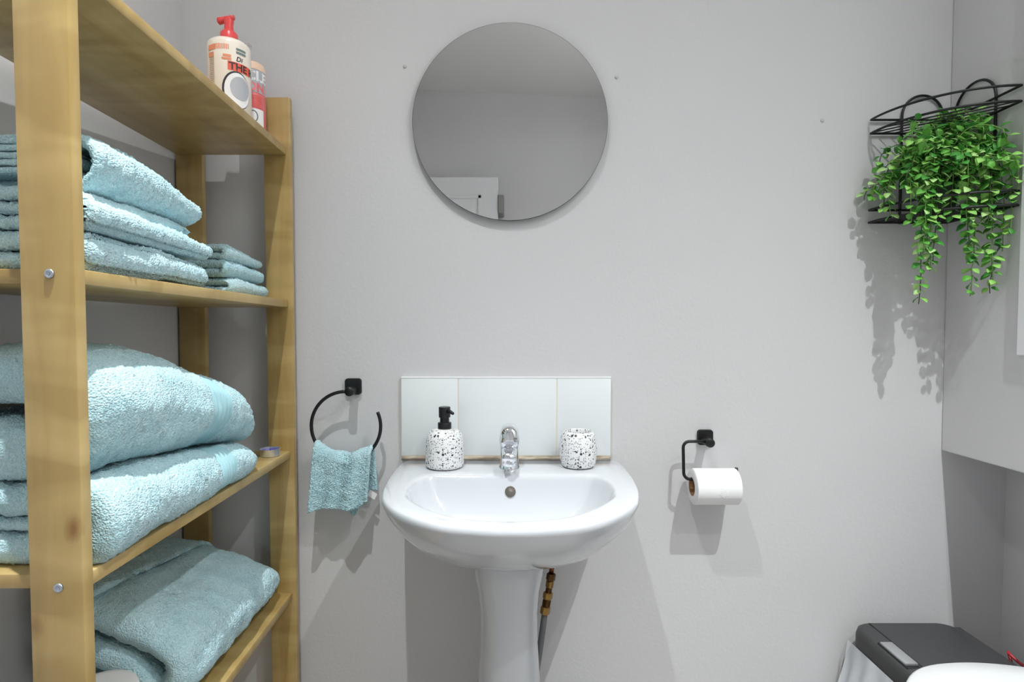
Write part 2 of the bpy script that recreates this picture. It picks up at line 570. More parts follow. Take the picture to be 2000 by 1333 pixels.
# deck dips very slightly, then the inner edge and bowl
for w, z in ((0.4, .7865), (0.78, .7862), (0.90, .7856), (0.96, .7842), (1.0, .7815)):
    loops.append(L3(sc2(OUT, 0.986, cb) * (1 - w) + INN * w, z))
dr = np.array([0, 0.235])
for s, z in ((0.987, .7765), (0.970, .769), (0.940, .757), (0.895, .742), (0.81, .724), (0.67, .707), (0.48, .696), (0.28, .690), (0.12, .687)):
    loops.append(L3(sc2(INN, s, dr), z))
bs = thing('pedestal_basin', (bx, -0.17, 0), 'white ceramic pedestal wash basin with rounded front', 'basin')
mk('bowl', loft(loops), M_CER, bs)
# pedestal
pl = []
for z, hw, hd, cc in ((0.0, .095, .080, .150), (.03, .091, .076, .150), (.12, .080, .069, .150), (.25, .068, .061, .150), (.36, .0595, .056, .150), (.43, .0555, .053, .150), (.50, .0515, .050, .150), (.555, .0515, .050, .150), (.595, .0555, .054, .150), (.622, .0612, .059, .150), (.645, .063, .060, .150), (.660, .058, .055, .150)):
    a = np.linspace(0, 2 * math.pi, 96, endpoint=False)
    e = 0.86
    xx = np.sign(np.cos(a)) * np.abs(np.cos(a)) ** e * hw
    yy = np.sign(np.sin(a)) * np.abs(np.sin(a)) ** e * hd
    pl.append(np.stack([bx - 0.004 + xx, -(cc + yy), np.full(96, z)], 1))
mk('pedestal', loft(pl), M_CER, bs)
# raised centre panel line down the front of the pedestal
# overflow ring on the back of the bowl
def ovf(r, h0, h1, m, name, par):
    c = Vector((bx - 0.001, -0.1262, 0.7570))
    nrm = Vector((0, -0.80, 0.42)).normalized()
    uu = Vector((1, 0, 0))
    vv = nrm.cross(uu)
    ls = [[c + nrm * h + (uu * math.cos(t) + vv * math.sin(t)) * rr for t in np.linspace(0, 2 * math.pi, 28, endpoint=False)] for rr, h in ((r[0], h0), (r[1], h1))]
    return mk(name, loft([[v[:] for v in l] for l in ls]), m, par)
ov = ovf((0.0105, 0.0095), -0.010, 0.0018, mat('overflow_insert', srgb(104, 98, 90), 0.4), 'overflow_insert', bs)
# drain
mk('drain_ring', lathe([(0.022, 0.0), (0.022, 0.003), (0.015, 0.003), (0.014, 0.0005)], (bx, -0.235, 0.686), 32), M_CHROME, bs)

# ------------------------------------------------------------------ tap
tp = thing('mixer_tap', (-0.005, -0.068, ZR), 'chrome single-lever mixer tap on the basin deck', 'tap')
tx, ty = -0.005, -0.068
autosmooth(mk('body', lathe([(0.0195, 0), (0.0195, 0.003), (0.0180, 0.005), (0.0175, 0.030), (0.0178, 0.048), (0.0170, 0.052)], (tx, ty, ZR - 0.001), 40), M_CHROME, tp), 40)
lv = []
for f, w, zb, zt in ((0.0, .011, .050, .068), (0.05, .0165, .046, .078), (0.15, .0188, .0440, .0840), (0.35, .0198, .0430, .0870), (0.60, .0198, .0420, .0865), (0.80, .0188, .0420, .0835), (0.91, .0165, .0430, .0790), (0.97, .0130, .0455, .0730), (1.0, .008, .050, .068)):
    yy = ty + 0.019 - 0.044 * f
    q = rrect(2 * w, zt - zb, min(w, (zt - zb) / 2) * 0.80, 6)
    tap_in = np.where(q[:, 1] > 0, 0.88, 1.0)
    lv.append([(tx + u * k, yy, ZR + (zt + zb) / 2 + v - 0.003) for (u, v), k in zip(q, tap_in)])
lev = mk('lever', loft(lv), M_CHROME, tp)
spt = []
for k in range(12):
    f = k / 11
    c = Vector((tx, ty - 0.010 - 0.054 * f, ZR + 0.031 + 0.002 * math.sin(f * 3.0)))
    q = rrect(0.030 - 0.005 * f, 0.024 - 0.008 * f, 0.0075, 5)
    spt.append([(c.x + u, c.y, c.z + v) for u, v in q])
mk('spout', loft(spt), M_CHROME, tp)
mk('aerator', lathe([(0.0105, -0.006), (0.0115, -0.004), (0.0115, 0.004), (0.0100, 0.007)], (tx, ty - 0.054, ZR + 0.022), 28), M_CHROME, tp)

# ------------------------------------------------------------------ soap dispenser and tumbler
dx, dyy = -0.1295, -0.062
ds = thing('soap_dispenser', (dx, dyy, ZR), 'white speckled soap dispenser with black pump on the basin', 'soap dispenser')
mk('bottle', lathe([(0.033, 0.0005), (0.0362, 0.003), (0.0370, 0.008), (0.0362, 0.030), (0.0358, 0.048), (0.0345, 0.058), (0.0310, 0.066), (0.0240, 0.0715), (0.0150, 0.0735), (0.013, 0.0736)], (dx, dyy, ZR), 64), M_TERR, ds)
pm = mk('pump', lathe([(0.0128, 0.0725), (0.0130, 0.074), (0.0130, 0.0845), (0.0124, 0.0855), (0.0090, 0.0862), (0.0088, 0.0945), (0.0108, 0.0955), (0.0112, 0.097), (0.0112, 0.1145), (0.0106, 0.1155), (0.001, 0.1158)], (dx, dyy, ZR), 40), M_PLBLACK, ds)
autosmooth(pm, 40)
mk('nozzle', tube([(dx + 0.004, dyy - 0.004, ZR + 0.1085), (dx + 0.012, dyy - 0.013, ZR + 0.108), (dx + 0.0185, dyy - 0.021, ZR + 0.1055)], [0.0042, 0.0036, 0.0028], 12), M_PLBLACK, pm)
ux, uy = 0.128, -0.058
tb = thing('tumbler', (ux, uy, ZR), 'white speckled barrel-shaped tumbler on the basin', 'tumbler')
mk('cup', lathe([(0.028, 0.0005), (0.0315, 0.0025), (0.0330, 0.007), (0.0352, 0.020), (0.0360, 0.034), (0.0352, 0.048), (0.0325, 0.060), (0.0288, 0.0675), (0.0272, 0.0685), (0.0260, 0.0675), (0.0262, 0.055), (0.0300, 0.035), (0.0290, 0.010), (0.001, 0.006)], (ux, uy, ZR), 64), M_TERR, tb)

# ------------------------------------------------------------------ water supply pipe beside the pedestal
pp = thing('supply_pipe', (0.07, -0.055, 0.30), 'water supply pipe with brass fittings beside the pedestal', 'pipe')
A, B = Vector((0.0785, -0.058, 0.585)), Vector((0.0640, -0.058, 0.497))
def seg(a, b, r, name, m, n=6):
    a, b = A.lerp(B, a), A.lerp(B, b)
    rr = [r * 0.85, r, r, r * 0.85]
    return mk(name, tube([a, a.lerp(b, 0.15), a.lerp(b, 0.85), b], rr, n), m, pp, n > 8)
mk('copper_tail', tube([A + Vector((0.004, 0, 0.06)), A + Vector((0.001, 0, 0.02)), A.lerp(B, 0.2)], 0.0048, 12), M_COPPER, pp)
seg(0.10, 0.26, 0.0090, 'compression_nut', M_BRASSD)
seg(0.26, 0.42, 0.0078, 'valve_neck', M_BRASS, 12)
seg(0.42, 0.56, 0.0062, 'valve_waist', M_BRASSD, 12)
seg(0.52, 0.68, 0.0094, 'valve_body', M_BRASS)
seg(0.68, 0.86, 0.0082, 'valve_neck', M_BRASSD, 12)
seg(0.84, 1.02, 0.0096, 'compression_nut', M_BRASS)
mk('pipe_run', tube([A.lerp(B, 1.0), Vector((0.054, -0.058, 0.42)), Vector((0.036, -0.058, 0.30)), Vector((0.02, -0.05, 0.18)), Vector((0.02, -0.03, 0.0))], 0.0062, 14), M_HOSE, pp)

# ------------------------------------------------------------------ towel ring with hand towel
rg = thing('towel_ring', (-0.3211, 0, 0.9357), 'matt black open towel ring on the wall left of the basin', 'towel ring')
def plate(cx, cz, par, s=0.033):
    q = rrect(s, s, 0.006)
    ls = []
    for k, (f, y) in enumerate(((1, 0), (1, -0.006), (0.94, -0.0075))):
        ls.append([(cx + u * f, y, cz + v * f) for u, v in q])
    autosmooth(mk('wall_plate', loft(ls), M_BLACK, par), 40)
plate(-0.3211, 0.9357, rg)
mk('post', lathe([(0.0095, -0.006), (0.0088, -0.010), (0.0085, -0.028), (0.0092, -0.030), (0.0092, -0.038), (0.0083, -0.040)], (-0.3195, 0, 0.9290), 28, axis='y'), M_BLACK, rg)
rc, rr_ = (-0.3273, 0.8605), 0.0683
RY = 0.0345
arc = [(rc[0] + rr_ * math.cos(math.radians(a)), -RY, rc[1] + rr_ * math.sin(math.radians(a))) for a in np.linspace(90, 90 + 294, 80)]
mk('ring', tube(arc, 0.0034, 12), M_BLACK, rg)

def sheet(name, grid, th, m, par, origin=None, fuzz=0.0005, seed=1, low=0.0):
    """closed cloth sheet from a grid (rows x cols x 3)"""
    G = np.asarray(grid, float)
    a, b, _ = G.shape
    du = np.gradient(G, axis=0)
    dv = np.gradient(G, axis=1)
    N = np.cross(du, dv)
    N /= np.linalg.norm(N, axis=2, keepdims=True) + 1e-12
    rg_ = np.random.default_rng(seed)
    lo = low * snoise(G.reshape(-1, 3), 70, seed).reshape(a, b, 1) if low else 0
    edge = np.minimum.reduce([np.arange(a)[:, None] + np.zeros((1, b)), (a - 1 - np.arange(a))[:, None] + np.zeros((1, b)), np.arange(b)[None, :] + np.zeros((a, 1)), (b - 1 - np.arange(b))[None, :] + np.zeros((a, 1))])
    hf = np.sqrt(np.clip(1 - (1 - np.minimum(edge / 3.0, 1)) ** 2, 0.06, 1))[..., None]
    P = G + N * (lo + th / 2 * hf + rg_.normal(size=(a, b, 1)) * fuzz)
    Q = G + N * (lo - th / 2 * hf + rg_.normal(size=(a, b, 1)) * fuzz)
    V = np.vstack([P.reshape(-1, 3), Q.reshape(-1, 3)])
    n = a * b
    Fc = []
    for i in range(a - 1):
        for j in range(b - 1):
            k = i * b + j
            Fc.append((k, k + 1, k + b + 1, k + b))
            Fc.append((n + k, n + k + b, n + k + b + 1, n + k + 1))
    ring = [j for j in range(b)] + [i * b + b - 1 for i in range(1, a)] + [(a - 1) * b + j for j in range(b - 2, -1, -1)] + [i * b for i in range(a - 2, 0, -1)]
    for x, y in zip(ring, ring[1:] + ring[:1]):
        Fc.append((x, y, n + y, n + x))
    return mk(name, (V, Fc), m, par)

ht = thing('hand_towel', (-0.325, -0.06, 0.70), 'small aqua hand towel hanging through the black ring', 'towel')
def drape(cols, rows_f, rows_b, xt, xbf, xbb, zt, zbf, zbb, dbase):
    g = []
    tot = rows_f + rows_b
    for i in range(tot):
        row = []
        for j in range(cols):
            c = j / (cols - 1)
            tx_ = xt(c)
            if i < rows_f:
                f = 1 - i / (rows_f - 1)          # 1 bottom .. 0 top, front
                e = f ** 1.0
                x = tx_ + (xbf(c) - tx_) * e
                z = zt(c) + (zbf(c) - zt(c)) * e - 0.004 * max(0, 1 - f * 9) ** 2
                fold = 0.0040 * math.sin(c * 9.0 + 0.6 + f * 0.8) + 0.0030 * math.sin(c * 19 + 1.0)
                d = dbase + 0.0090 * min(1, f * 8) ** 0.5 + fold * (0.35 + 0.65 * f) + 0.004 * f
                band = math.exp(-((c - 0.63) / 0.055) ** 2)
                d += 0.0016 * band * math.cos((c - 0.63) * 170) - 0.0030 * math.exp(-((c - 0.925) / 0.012) ** 2)
                d -= 0.004 * math.exp(-((c - 0.63) / 0.03) ** 2) * (1 - f) ** 2
                z -= 0.010 * math.exp(-((c - 0.52) / 0.10) ** 2) * (1 - f) ** 3
            else:
                f = (i - rows_f + 1) / rows_b
                x = tx_ + (xbb(c) - tx_) * f
                z = zt(c) + (zbb(c) - zt(c)) * f - 0.004 * max(0, 1 - f * 9) ** 2
                d = dbase - 0.0095 * min(1, f * 8) ** 0.5 + 0.0020 * math.sin(c * 11 + f) - 0.003 * f
            row.append((x, -d, z))
        g.append(row)
    return g
lin = lambda a, b: (lambda c: a + (b - a) * c)
def ztop(c):
    x = -0.3870 + 0.1130 * c
    return rc[1] - math.sqrt(max(0.0006, rr_ ** 2 - (x - rc[0]) ** 2)) + 0.0085 + 0.0095 * (1 - (2 * c - 1) ** 2) + 0.0018 * math.sin(c * 17)
def zbf(c):
    return 0.6930 + 0.012 * c + 0.003 * math.sin(c * 7) + 0.05 * max(0, c - 0.86)
def zbb(c):
    return 0.730 - 0.052 * math.exp(-((c - 0.56) / 0.17) ** 2) - 0.008 * max(0, c - 0.8)
G_ = drape(110, 96, 74, lin(-0.3870, -0.2745), lin(-0.3985, -0.2830), lin(-0.378, -0.2690), ztop, zbf, zbb, RY + 0.0008)
sheet('cloth', G_, 0.0085, M_TOWEL, ht, fuzz=0.0007, seed=5, low=0.0010)
lb = [(-0.2835, -0.0245, 0.731), (-0.2690, -0.0255, 0.722), (-0.2745, -0.0262, 0.711), (-0.2890, -0.0252, 0.720)]
mk('care_label', (lb + [(x, y - 0.0006, z) for x, y, z in lb], [(0, 1, 2, 3), (7, 6, 5, 4), (0, 1, 5, 4), (1, 2, 6, 5), (2, 3, 7, 6), (3, 0, 4, 7)]), M_LWHITE, ht, False)

# ------------------------------------------------------------------ toilet roll holder and roll
hd = thing('toilet_roll_holder', (0.392, 0, 0.8322), 'matt black toilet roll holder on the wall right of the basin', 'roll holder')
plate(0.392, 0.8322, hd, 0.031)
mk('post', lathe([(0.0092, -0.006), (0.0086, -0.010), (0.0084, -0.030), (0.0088, -0.032), (0.0088, -0.040), (0.0078, -0.041)], (0.3900, 0, 0.8275), 28, axis='y'), M_BLACK, hd)
arm = [(0.386, 0, 0.8297), (0.354, 0, 0.8298)]
for k in range(9):
    a = math.radians(90 + 90 * k / 8)
    arm.append((0.3505 + 0.0125 * math.cos(a), 0, 0.8172 + 0.0125 * math.sin(a)))
for k in range(9):
    a = math.radians(180 + 90 * k / 8)
    arm.append((0.3505 + 0.0125 * math.cos(a), 0, 0.7690 + 0.0125 * math.sin(a)))
for k in range(9):
    a = math.radians(270 + 90 * k / 8)
    arm.append((0.4330 + 0.009 * math.cos(a), 0, 0.7655 + 0.009 * math.sin(a)))
arm += [(0.4420, 0, 0.772), (0.4420, 0, 0.7790)]
arm = [(x, -0.0335 - 0.0075 * (0.8298 - z) / 0.0733, z) for x, y, z in arm]
mk('arm', tube(arm, 0.0031, 12), M_BLACK, hd)
tr = thing('toilet_roll', (0.398, -0.041, 0.71), 'white toilet roll hanging on the black holder', 'toilet roll')
ry, rz, rR, rI = -0.0410, 0.7420, 0.0347, 0.0175
autosmooth(mk('paper', lathe([(rI, 0.354), (rR - 0.002, 0.3540), (rR, 0.3555), (rR, 0.4395), (rR - 0.002, 0.4410), (rI, 0.4410), (rI, 0.354)], (0, ry, rz), 72, False, False, 'x'), M_PAPER, tr), 50)
mk('core', lathe([(rI + .0004, 0.3535), (rI - 0.0012, 0.3535), (rI - 0.0012, 0.4415), (rI + .0004, 0.4415)], (0, ry, rz), 40, False, False, 'x'), M_CARD, tr)
aa = [math.radians(a) for a in np.linspace(60, 203, 30)]
mk('loose_sheet', loft([[(x, ry + (rR + 0.0006) * math.cos(a) * 1.0, rz + (rR + 0.0006) * math.sin(a)) for a in aa] for x in (0.3556, 0.4393)], False, False, False), M_PAPER, tr)
# embossed flower
em = []
for k in range(7):
    a0 = 2 * math.pi * k / 7
    for q in range(2):
        uu, vv = (0.006 + 0.002 * q) * math.cos(a0 + q * .4), (0.006 + .002 * q) * math.sin(a0 + q * .4)
        ang = math.radians(188) + vv / rR
        p = Vector((0.404 + uu, ry + rR * math.cos(ang), rz + rR * math.sin(ang)))
        em.append(lathe([(0.0001, -0.001), (0.0016, -0.0004), (0.0010, 0.0008), (0.0001, 0.001)], p, 8, True, True, 'y'))
mk('embossing', merge(*em), M_PAPER, tr)

# ------------------------------------------------------------------ shelving unit
def S(xl, t, z):
    """shelf space: xl = sideways from the front posts' outer edge, t = distance from the back wall"""
    return np.stack(np.broadcast_arrays(-0.4285 + np.asarray(xl, float) + 0.0405 * (np.asarray(t, float) - 0.038), -np.asarray(t, float), np.asarray(z, float)), -1)
def sbox(a0, a1, t0, t1, z0, z1, bev=0.002, seg=2):
    v, f = box(a0, a1, t0, t1, z0, z1, bev, seg)
    return S(v[:, 0], v[:, 1], v[:, 2]), f
SHT = 0.0145
SHZ = {1: 1.4025, 2: 1.1085, 3: 0.8125, 4: 0.5290, 5: 0.2450}
su = thing('shelving_unit', (-0.53, -0.31, 0), 'open birch shelving unit standing along the left wall', 'shelf')
PZ = 1.499
for a0 in (-0.0515, -0.2225):
    for t0, t1 in ((0.0235, 0.038), (0.5895, 0.604)):
        g = sbox(a0, a0 + 0.0515, t0, t1, 0, PZ, 0.0022, 2)
        p = autosmooth(mk('upright', g, M_WOODV, su), 40)
        if t1 > 0.5 and a0 > -0.1:
            for z in SHZ.values():
                c = S(a0 + 0.0285, 0.604, z - SHT / 2 + 0.001)
                sc_ = mk('screw', lathe([(0.0044, -0.0002), (0.0044, -0.0012), (0.0036, -0.0020), (0.0021, -0.0020), (0.0020, -0.0006)], c, 24, axis='y'), M_STEEL, p)
for z in SHZ.values():
    autosmooth(mk('shelf_board', sbox(-0.2185, -0.0075, 0.038, 0.5895, z - SHT, z, 0.0016, 2), M_WOODH, su), 40)

# ------------------------------------------------------------------ folded towels
def ribbon(path, th, t0, t1, zbase, shelf_u=0.0, zs=None, us=None, bands=(), seed=1, low=0.0025, fuzz=0.0008, endr=0.012, ds=0.0030, dt=0.0019, hem=()):
    """cloth ribbon following a folded path in (u, z), swept from far end t0 to near end t1"""
    P = resample(cr(path, 14), ds)
    d = np.gradient(P, axis=0)
    d /= np.linalg.norm(d, axis=1, keepdims=True)
    N2 = np.stack([-d[:, 1], d[:, 0]], 1)
    n = len(P)
    s = np.minimum(np.arange(n), n - 1 - np.arange(n)) * ds
    eh = np.sqrt(np.clip(1 - (1 - np.minimum(s / (th / 2), 1)) ** 2, 0.03, 1))
    nt = max(8, int((t1 - t0) / dt))
    T = np.linspace(t0, t1, nt)
    rg_ = np.random.default_rng(seed)
    loops = []
    for t in T:
        e = min(t - t0, t1 - t)
        hf = math.sqrt(max(0.04, 1 - (1 - min(1, e / endr)) ** 2))
        z_s = zs(t) if zs else 1.0
        u_s = us(t) if us else 0.0
        h = th / 2 * eh * hf
        extra, fz = 0.0, fuzz
        for b0, b1, nr in bands:
            if b0 <= t <= b1:
                extra = -0.0034 + 0.0030 * math.cos((t - b0) / (b1 - b0) * nr * 2 * math.pi)
                fz = fuzz * 0.15
        for hb in hem:
            extra -= 0.0045 * math.exp(-((t - hb) / 0.0026) ** 2)
        up = P + N2 * (h + extra)[:, None]
        dn = P - N2 * (h + extra)[:, None]
        lp = np.vstack([up, dn[::-1]])
        nn = np.vstack([N2, -N2[::-1]])
        q = np.stack([lp[:, 0], np.full(len(lp), t), lp[:, 1]], 1)
        disp = low * snoise(q, 26, seed) + low * 0.35 * snoise(q, 90, seed + 3) + fz * rg_.normal(size=len(lp))
        lp = lp + nn * (disp * min(1, 0.3 + hf))[:, None]
        zz = np.maximum(lp[:, 1] * z_s, 0.0005)
        zb = zbase(t) if callable(zbase) else zbase
        loops.append(S(lp[:, 0] + u_s + shelf_u, np.full(len(lp), t), zb + zz))
    V, Fc = loft(loops, False, False)
    m2 = 2 * n
    for base in (0, (nt - 1) * m2):
        for i in range(n - 1):
            Fc.append((base + i, base + i + 1, base + m2 - 2 - i, base + m2 - 1 - i))
    mi = np.zeros(len(Fc), dtype=int)
    for k in range(nt - 1):
        if any(b0 <= T[k] and T[k + 1] <= b1 for b0, b1, _ in bands):
            mi[k * m2:(k + 1) * m2] = 1
    return V, Fc, mi.tolist()

def uturn(u_left, nose, z0, z1, n=7, lift=0.0):
    """two layers joined by a rounded nose on the right; nose = centre-line u of the tip"""
    r = (z1 - z0) / 2
    pts = [(u_left, z0 + lift), ((u_left + nose - r) / 2, z0 + lift * .3), (nose - r, z0)]
    for k in range(1, n):
        a = -math.pi / 2 + math.pi * k / n
        pts.append((nose - r + r * math.cos(a), (z0 + z1) / 2 + r * math.sin(a)))
    pts += [(nose - r, z1), ((u_left + nose - r) / 2, z1), (u_left, z1)]
    return pts

def towel(name, label, t, parts, m, group=None, loc_u=-0.1, zb=0.0):
    c = S(loc_u, t, zb)
    root = thing(name, tuple(c), label, 'towel', group)
    for pn_, geo in parts:
        mk(pn_, geo, [m, M_BAND], root)
    return root

z2 = SHZ[2]
GA = 'folded aqua towels on the shelves'
endz = lambda t0, t1, lo, l: (lambda t: 1 - lo * math.exp(-((t - t0) / l) ** 2))
# shelf 2, stack of three
towel('folded_towel', 'bottom towel of the aqua stack on the shelf with washcloths', 0.45, [
    ('fold', ribbon(uturn(-0.195, -0.016, 0.0105, 0.0300), 0.0195, 0.335, 0.572, z2, seed=21, low=0.0028, zs=endz(0.335, 0.57, 0.22, 0.06)))], M_TOWEL, GA, zb=z2)
towel('folded_towel', 'middle towel of the aqua stack, its upper fold set back', 0.45, [
    ('lower_fold', ribbon(uturn(-0.195, -0.014, 0.0085, 0.0225), 0.0150, 0.325, 0.572, z2 + 0.0405, seed=22, low=0.0026, zs=endz(0.33, 0.57, 0.25, 0.05),
                          us=lambda t: 0.0 - 0.004 * math.sin(t * 20))),
    ('upper_fold', ribbon([(-0.195, .037), (-0.1, .0375), (-0.03, .037)], 0.0155, 0.345, 0.575, z2 + 0.0400, seed=23, low=0.0022))], M_TOWEL, GA, zb=z2)
inner = []
za = [0.017 + 0.0072 * k for k in range(5)]
ip = []
for k, zz in enumerate(za):
    ip += ([(-0.19, zz), (-0.11, zz), (-0.055, zz)] if k % 2 == 0 else [(-0.055, zz), (-0.11, zz), (-0.19, zz)])
towel('folded_towel', 'topmost thick towel of the aqua stack with an open curled fold', 0.45, [
    ('outer_fold', ribbon(uturn(-0.195, -0.020, 0.0075, 0.0560), 0.0120, 0.330, 0.537, z2 + 0.0860, seed=24, low=0.0026, endr=0.010,
                          zs=lambda t: 1 - 0.38 * math.exp(-((t - 0.325) / 0.075) ** 2), us=lambda t: -0.006)),
    ('inner_fold', ribbon(ip, 0.0058, 0.36, 0.566, z2 + 0.0840, seed=25, low=0.0008, fuzz=0.0002, endr=0.004, ds=0.005,
                          zs=lambda t: 1 - 0.38 * math.exp(-((t - 0.325) / 0.075) ** 2)))], M_TOWEL, GA, zb=z2)
# washcloths
GW = 'small aqua washcloths stacked on the shelf'
zc = z2
for k, (lab, nose, t0, t1, th, lo) in enumerate((('bottom washcloth of the small aqua stack beside the far upright', -0.044, 0.052, 0.205, 0.0135, 0.10),
                                               ('middle washcloth of the small aqua stack beside the far upright', -0.050, 0.060, 0.212, 0.0135, 0.18),
                                               ('top washcloth of the small aqua stack beside the far upright', -0.050, 0.060, 0.210, 0.0125, 0.38))):
    towel('washcloth', lab, 0.13, [('fold', ribbon(uturn(-0.135, nose, th * .55, th * 1.62), th, t0, t1, zc, seed=31 + k, low=0.0022, ds=0.003, dt=0.0025,
                                                   zs=endz(t0, t1, lo, 0.08)))], M_TOWEL2 if k == 1 else M_TOWEL, GW, loc_u=-0.09, zb=zc)
    zc += th * 2.1

# shelf 3
z3 = SHZ[3]
ez = lambda t: 0.60 + 0.40 * min(1, max(0, (t - 0.19) / 0.28)) ** 0.8 - 0.16 * math.exp(-((t - 0.185) / 0.03) ** 2)
towel('bath_towel', 'lower flatter bath towel on the tealight shelf with ribbed border', 0.4, [
    ('fold', ribbon(uturn(-0.198, -0.003, 0.0165, 0.0650), 0.0320, 0.190, 0.576, z3, seed=41, low=0.0035, zs=ez, bands=((0.300, 0.356, 6),), us=lambda t: -0.018 * math.exp(-((t - 0.19) / 0.04) ** 2))),
    ('inner_layer', ribbon([(-0.19, .0405), (-0.1, .0405), (-0.045, .0405)], 0.016, 0.24, 0.57, z3, seed=42, low=0.001, zs=ez))], M_TOWEL, GA, zb=z3)
fbase = lambda t: z3 + 0.083 * ez(t)
def fz(t):
    return 0.54 + 0.46 * min(1, max(0, (t - 0.185) / 0.24)) ** 0.75 - 0.10 * math.exp(-((t - 0.185) / 0.03) ** 2)
fpath = [(-0.200, .034), (-0.12, .033), (-0.065, .032), (-0.043, .039), (-0.0285, .058), (-0.029, .079), (-0.045, .096), (-0.075, .106), (-0.12, .110), (-0.200, .104)]
towel('bath_towel', 'large puffy bath towel on top at the tealight shelf', 0.4, [
    ('fold', ribbon(fpath, 0.058, 0.185, 0.574, fbase, seed=47, low=0.0042, zs=fz, bands=((0.306, 0.362, 5),), hem=(0.288,), endr=0.03, us=lambda t: 0.004 - 0.016 * math.exp(-((t - 0.18) / 0.05) ** 2) - 0.008 * math.exp(-((t - 0.56) / 0.03) ** 2)))],
    M_TOWEL, GA, zb=z3 + 0.08)

# shelf 4
z4 = SHZ[4]
hz = lambda t: 1.0
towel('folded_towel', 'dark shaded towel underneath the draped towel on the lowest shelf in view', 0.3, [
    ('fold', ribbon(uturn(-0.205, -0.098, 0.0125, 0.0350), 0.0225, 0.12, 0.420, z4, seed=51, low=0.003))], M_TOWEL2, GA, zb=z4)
gz = lambda t: 0.76 + 0.30 * min(1, max(0, (t - 0.06) / 0.33)) - 0.16 * math.exp(-((t - 0.055) / 0.035) ** 2)
gpath = [(-0.212, .093), (-0.15, .086), (-0.10, .068), (-0.062, .034), (-0.043, .037), (-0.030, .056), (-0.036, .080), (-0.062, .100), (-0.10, .116), (-0.15, .134), (-0.212, .146)]
towel('bath_towel', 'loosely folded aqua bath towel on the lowest shelf in view', 0.25, [
    ('fold', ribbon(gpath, 0.040, 0.052, 0.405, z4, seed=52, low=0.0045, zs=gz, hem=(0.150,), endr=0.02, us=lambda t: -0.004 - 0.012 * math.exp(-((t - 0.05) / 0.04) ** 2))),
    ('loose_edge', ribbon([(-0.214, .170), (-0.17, .164), (-0.142, .158)], 0.012, 0.075, 0.40, z4, seed=53, low=0.003, zs=gz))], M_TOWEL, GA, zb=z4)

c = S(-0.068, 0.497, z4)
wr = thing('round_tub', tuple(c), 'plain white round tub standing beside the near upright', 'tub')
mk('tub_body', lathe([(0.036, 0.0005), (0.039, 0.003), (0.040, 0.085)], c, 56), M_TUB, wr)
mk('tub_lid', lathe([(0.0408, 0.080), (0.0412, 0.083), (0.0412, 0.100), (0.0400, 0.1050), (0.0370, 0.1078), (0.030, 0.1085), (0.001, 0.1087)], c, 56), M_TUB, wr)

# tealight
c = S(-0.030, 0.083, z3)
tl = thing('tealight', tuple(c), 'small tealight candle with violet wax on the shelf end', 'candle')
autosmooth(mk('cup', lathe([(0.0170, 0.0003), (0.0178, 0.001), (0.0182, 0.0135), (0.0186, 0.0140), (0.0176, 0.0142), (0.0172, 0.010)], c, 40, True, False), M_ALU, tl), 40)
mk('wax', lathe([(0.0174, 0.004), (0.0174, 0.0108), (0.008, 0.0102), (0.001, 0.0100)], c, 40), M_WAX, tl)
mk('wick', tube([c + [0, 0, 0.009], c + [0.0006, 0, 0.0145]], 0.0006, 6), M_INK, tl)

# ------------------------------------------------------------------ bottles on the top shelf
def txt(s, size, bold=0.0, shear=0.0, cx=True):
    cu = bpy.data.curves.new('lettering', 'FONT')
    cu.body = s
    cu.size = size
    cu.offset = bold
    cu.shear = shear
    cu.resolution_u = 3
    ob = bpy.data.objects.new('lettering', cu)
    COL.objects.link(ob)
    dg = bpy.context.evaluated_depsgraph_get()
    me = bpy.data.meshes.new_from_object(ob.evaluated_get(dg))
    v = np.array([x.co[:] for x in me.vertices]).reshape(-1, 3)
    f = [tuple(p.vertices) for p in me.polygons]
    bpy.data.objects.remove(ob, do_unlink=True)
    bpy.data.curves.remove(cu)
    bpy.data.meshes.remove(me)
    return v[:, :2], f
def wrap(v2, c, r, phi0, z0):
    """flat artwork (metres) onto a cylinder; phi from -y towards +x"""
    v2 = np.asarray(v2, float)
    ph = phi0 + v2[:, 0] / r
    return np.stack([c[0] + r * np.sin(ph), c[1] - r * np.cos(ph), c[2] + z0 + v2[:, 1]], 1)
def patch(w, h, nx=10):
    v, f = [], []
    for i in range(nx + 1):
        v += [(w * i / nx, 0), (w * i / nx, h)]
    for i in range(nx):
        f.append((2 * i, 2 * i + 2, 2 * i + 3, 2 * i + 1))
    return np.array(v), f
def disc(rx, rz, n=28):
    a = np.linspace(0, 2 * math.pi, n, endpoint=False)
    v = [(0, 0)] + [(rx * math.cos(t) * k, rz * math.sin(t) * k) for k in (0.5, 1.0) for t in a]
    f = [(0, 1 + i, 1 + (i + 1) % n) for i in range(n)] + [(1 + i, 1 + n + i, 1 + n + (i + 1) % n, 1 + (i + 1) % n) for i in range(n)]
    return np.array(v), f
z1 = SHZ[1]
b1 = S(-0.058, 0.160, z1)
BR = 0.0335
bt = thing('pump_bottle', tuple(b1), 'cream pump bottle with coral pump on the top shelf', 'bottle')
body = mk('bottle_body', lathe([(0.031, 0.0004), (BR, 0.003), (BR, 0.124), (BR - 0.0012, 0.1295), (BR - 0.006, 0.1335), (0.016, 0.1370), (0.0125, 0.138)], b1, 64), M_CREAM, bt)
pu = mk('pump', lathe([(0.0135, 0.134), (0.0138, 0.136), (0.0138, 0.150), (0.0115, 0.1535), (0.0075, 0.156), (0.0070, 0.166), (0.0078, 0.170), (0.0078, 0.1765), (0.0065, 0.178), (0.001, 0.1782)], b1, 32), M_CORAL, bt)
autosmooth(pu, 40)
q = []
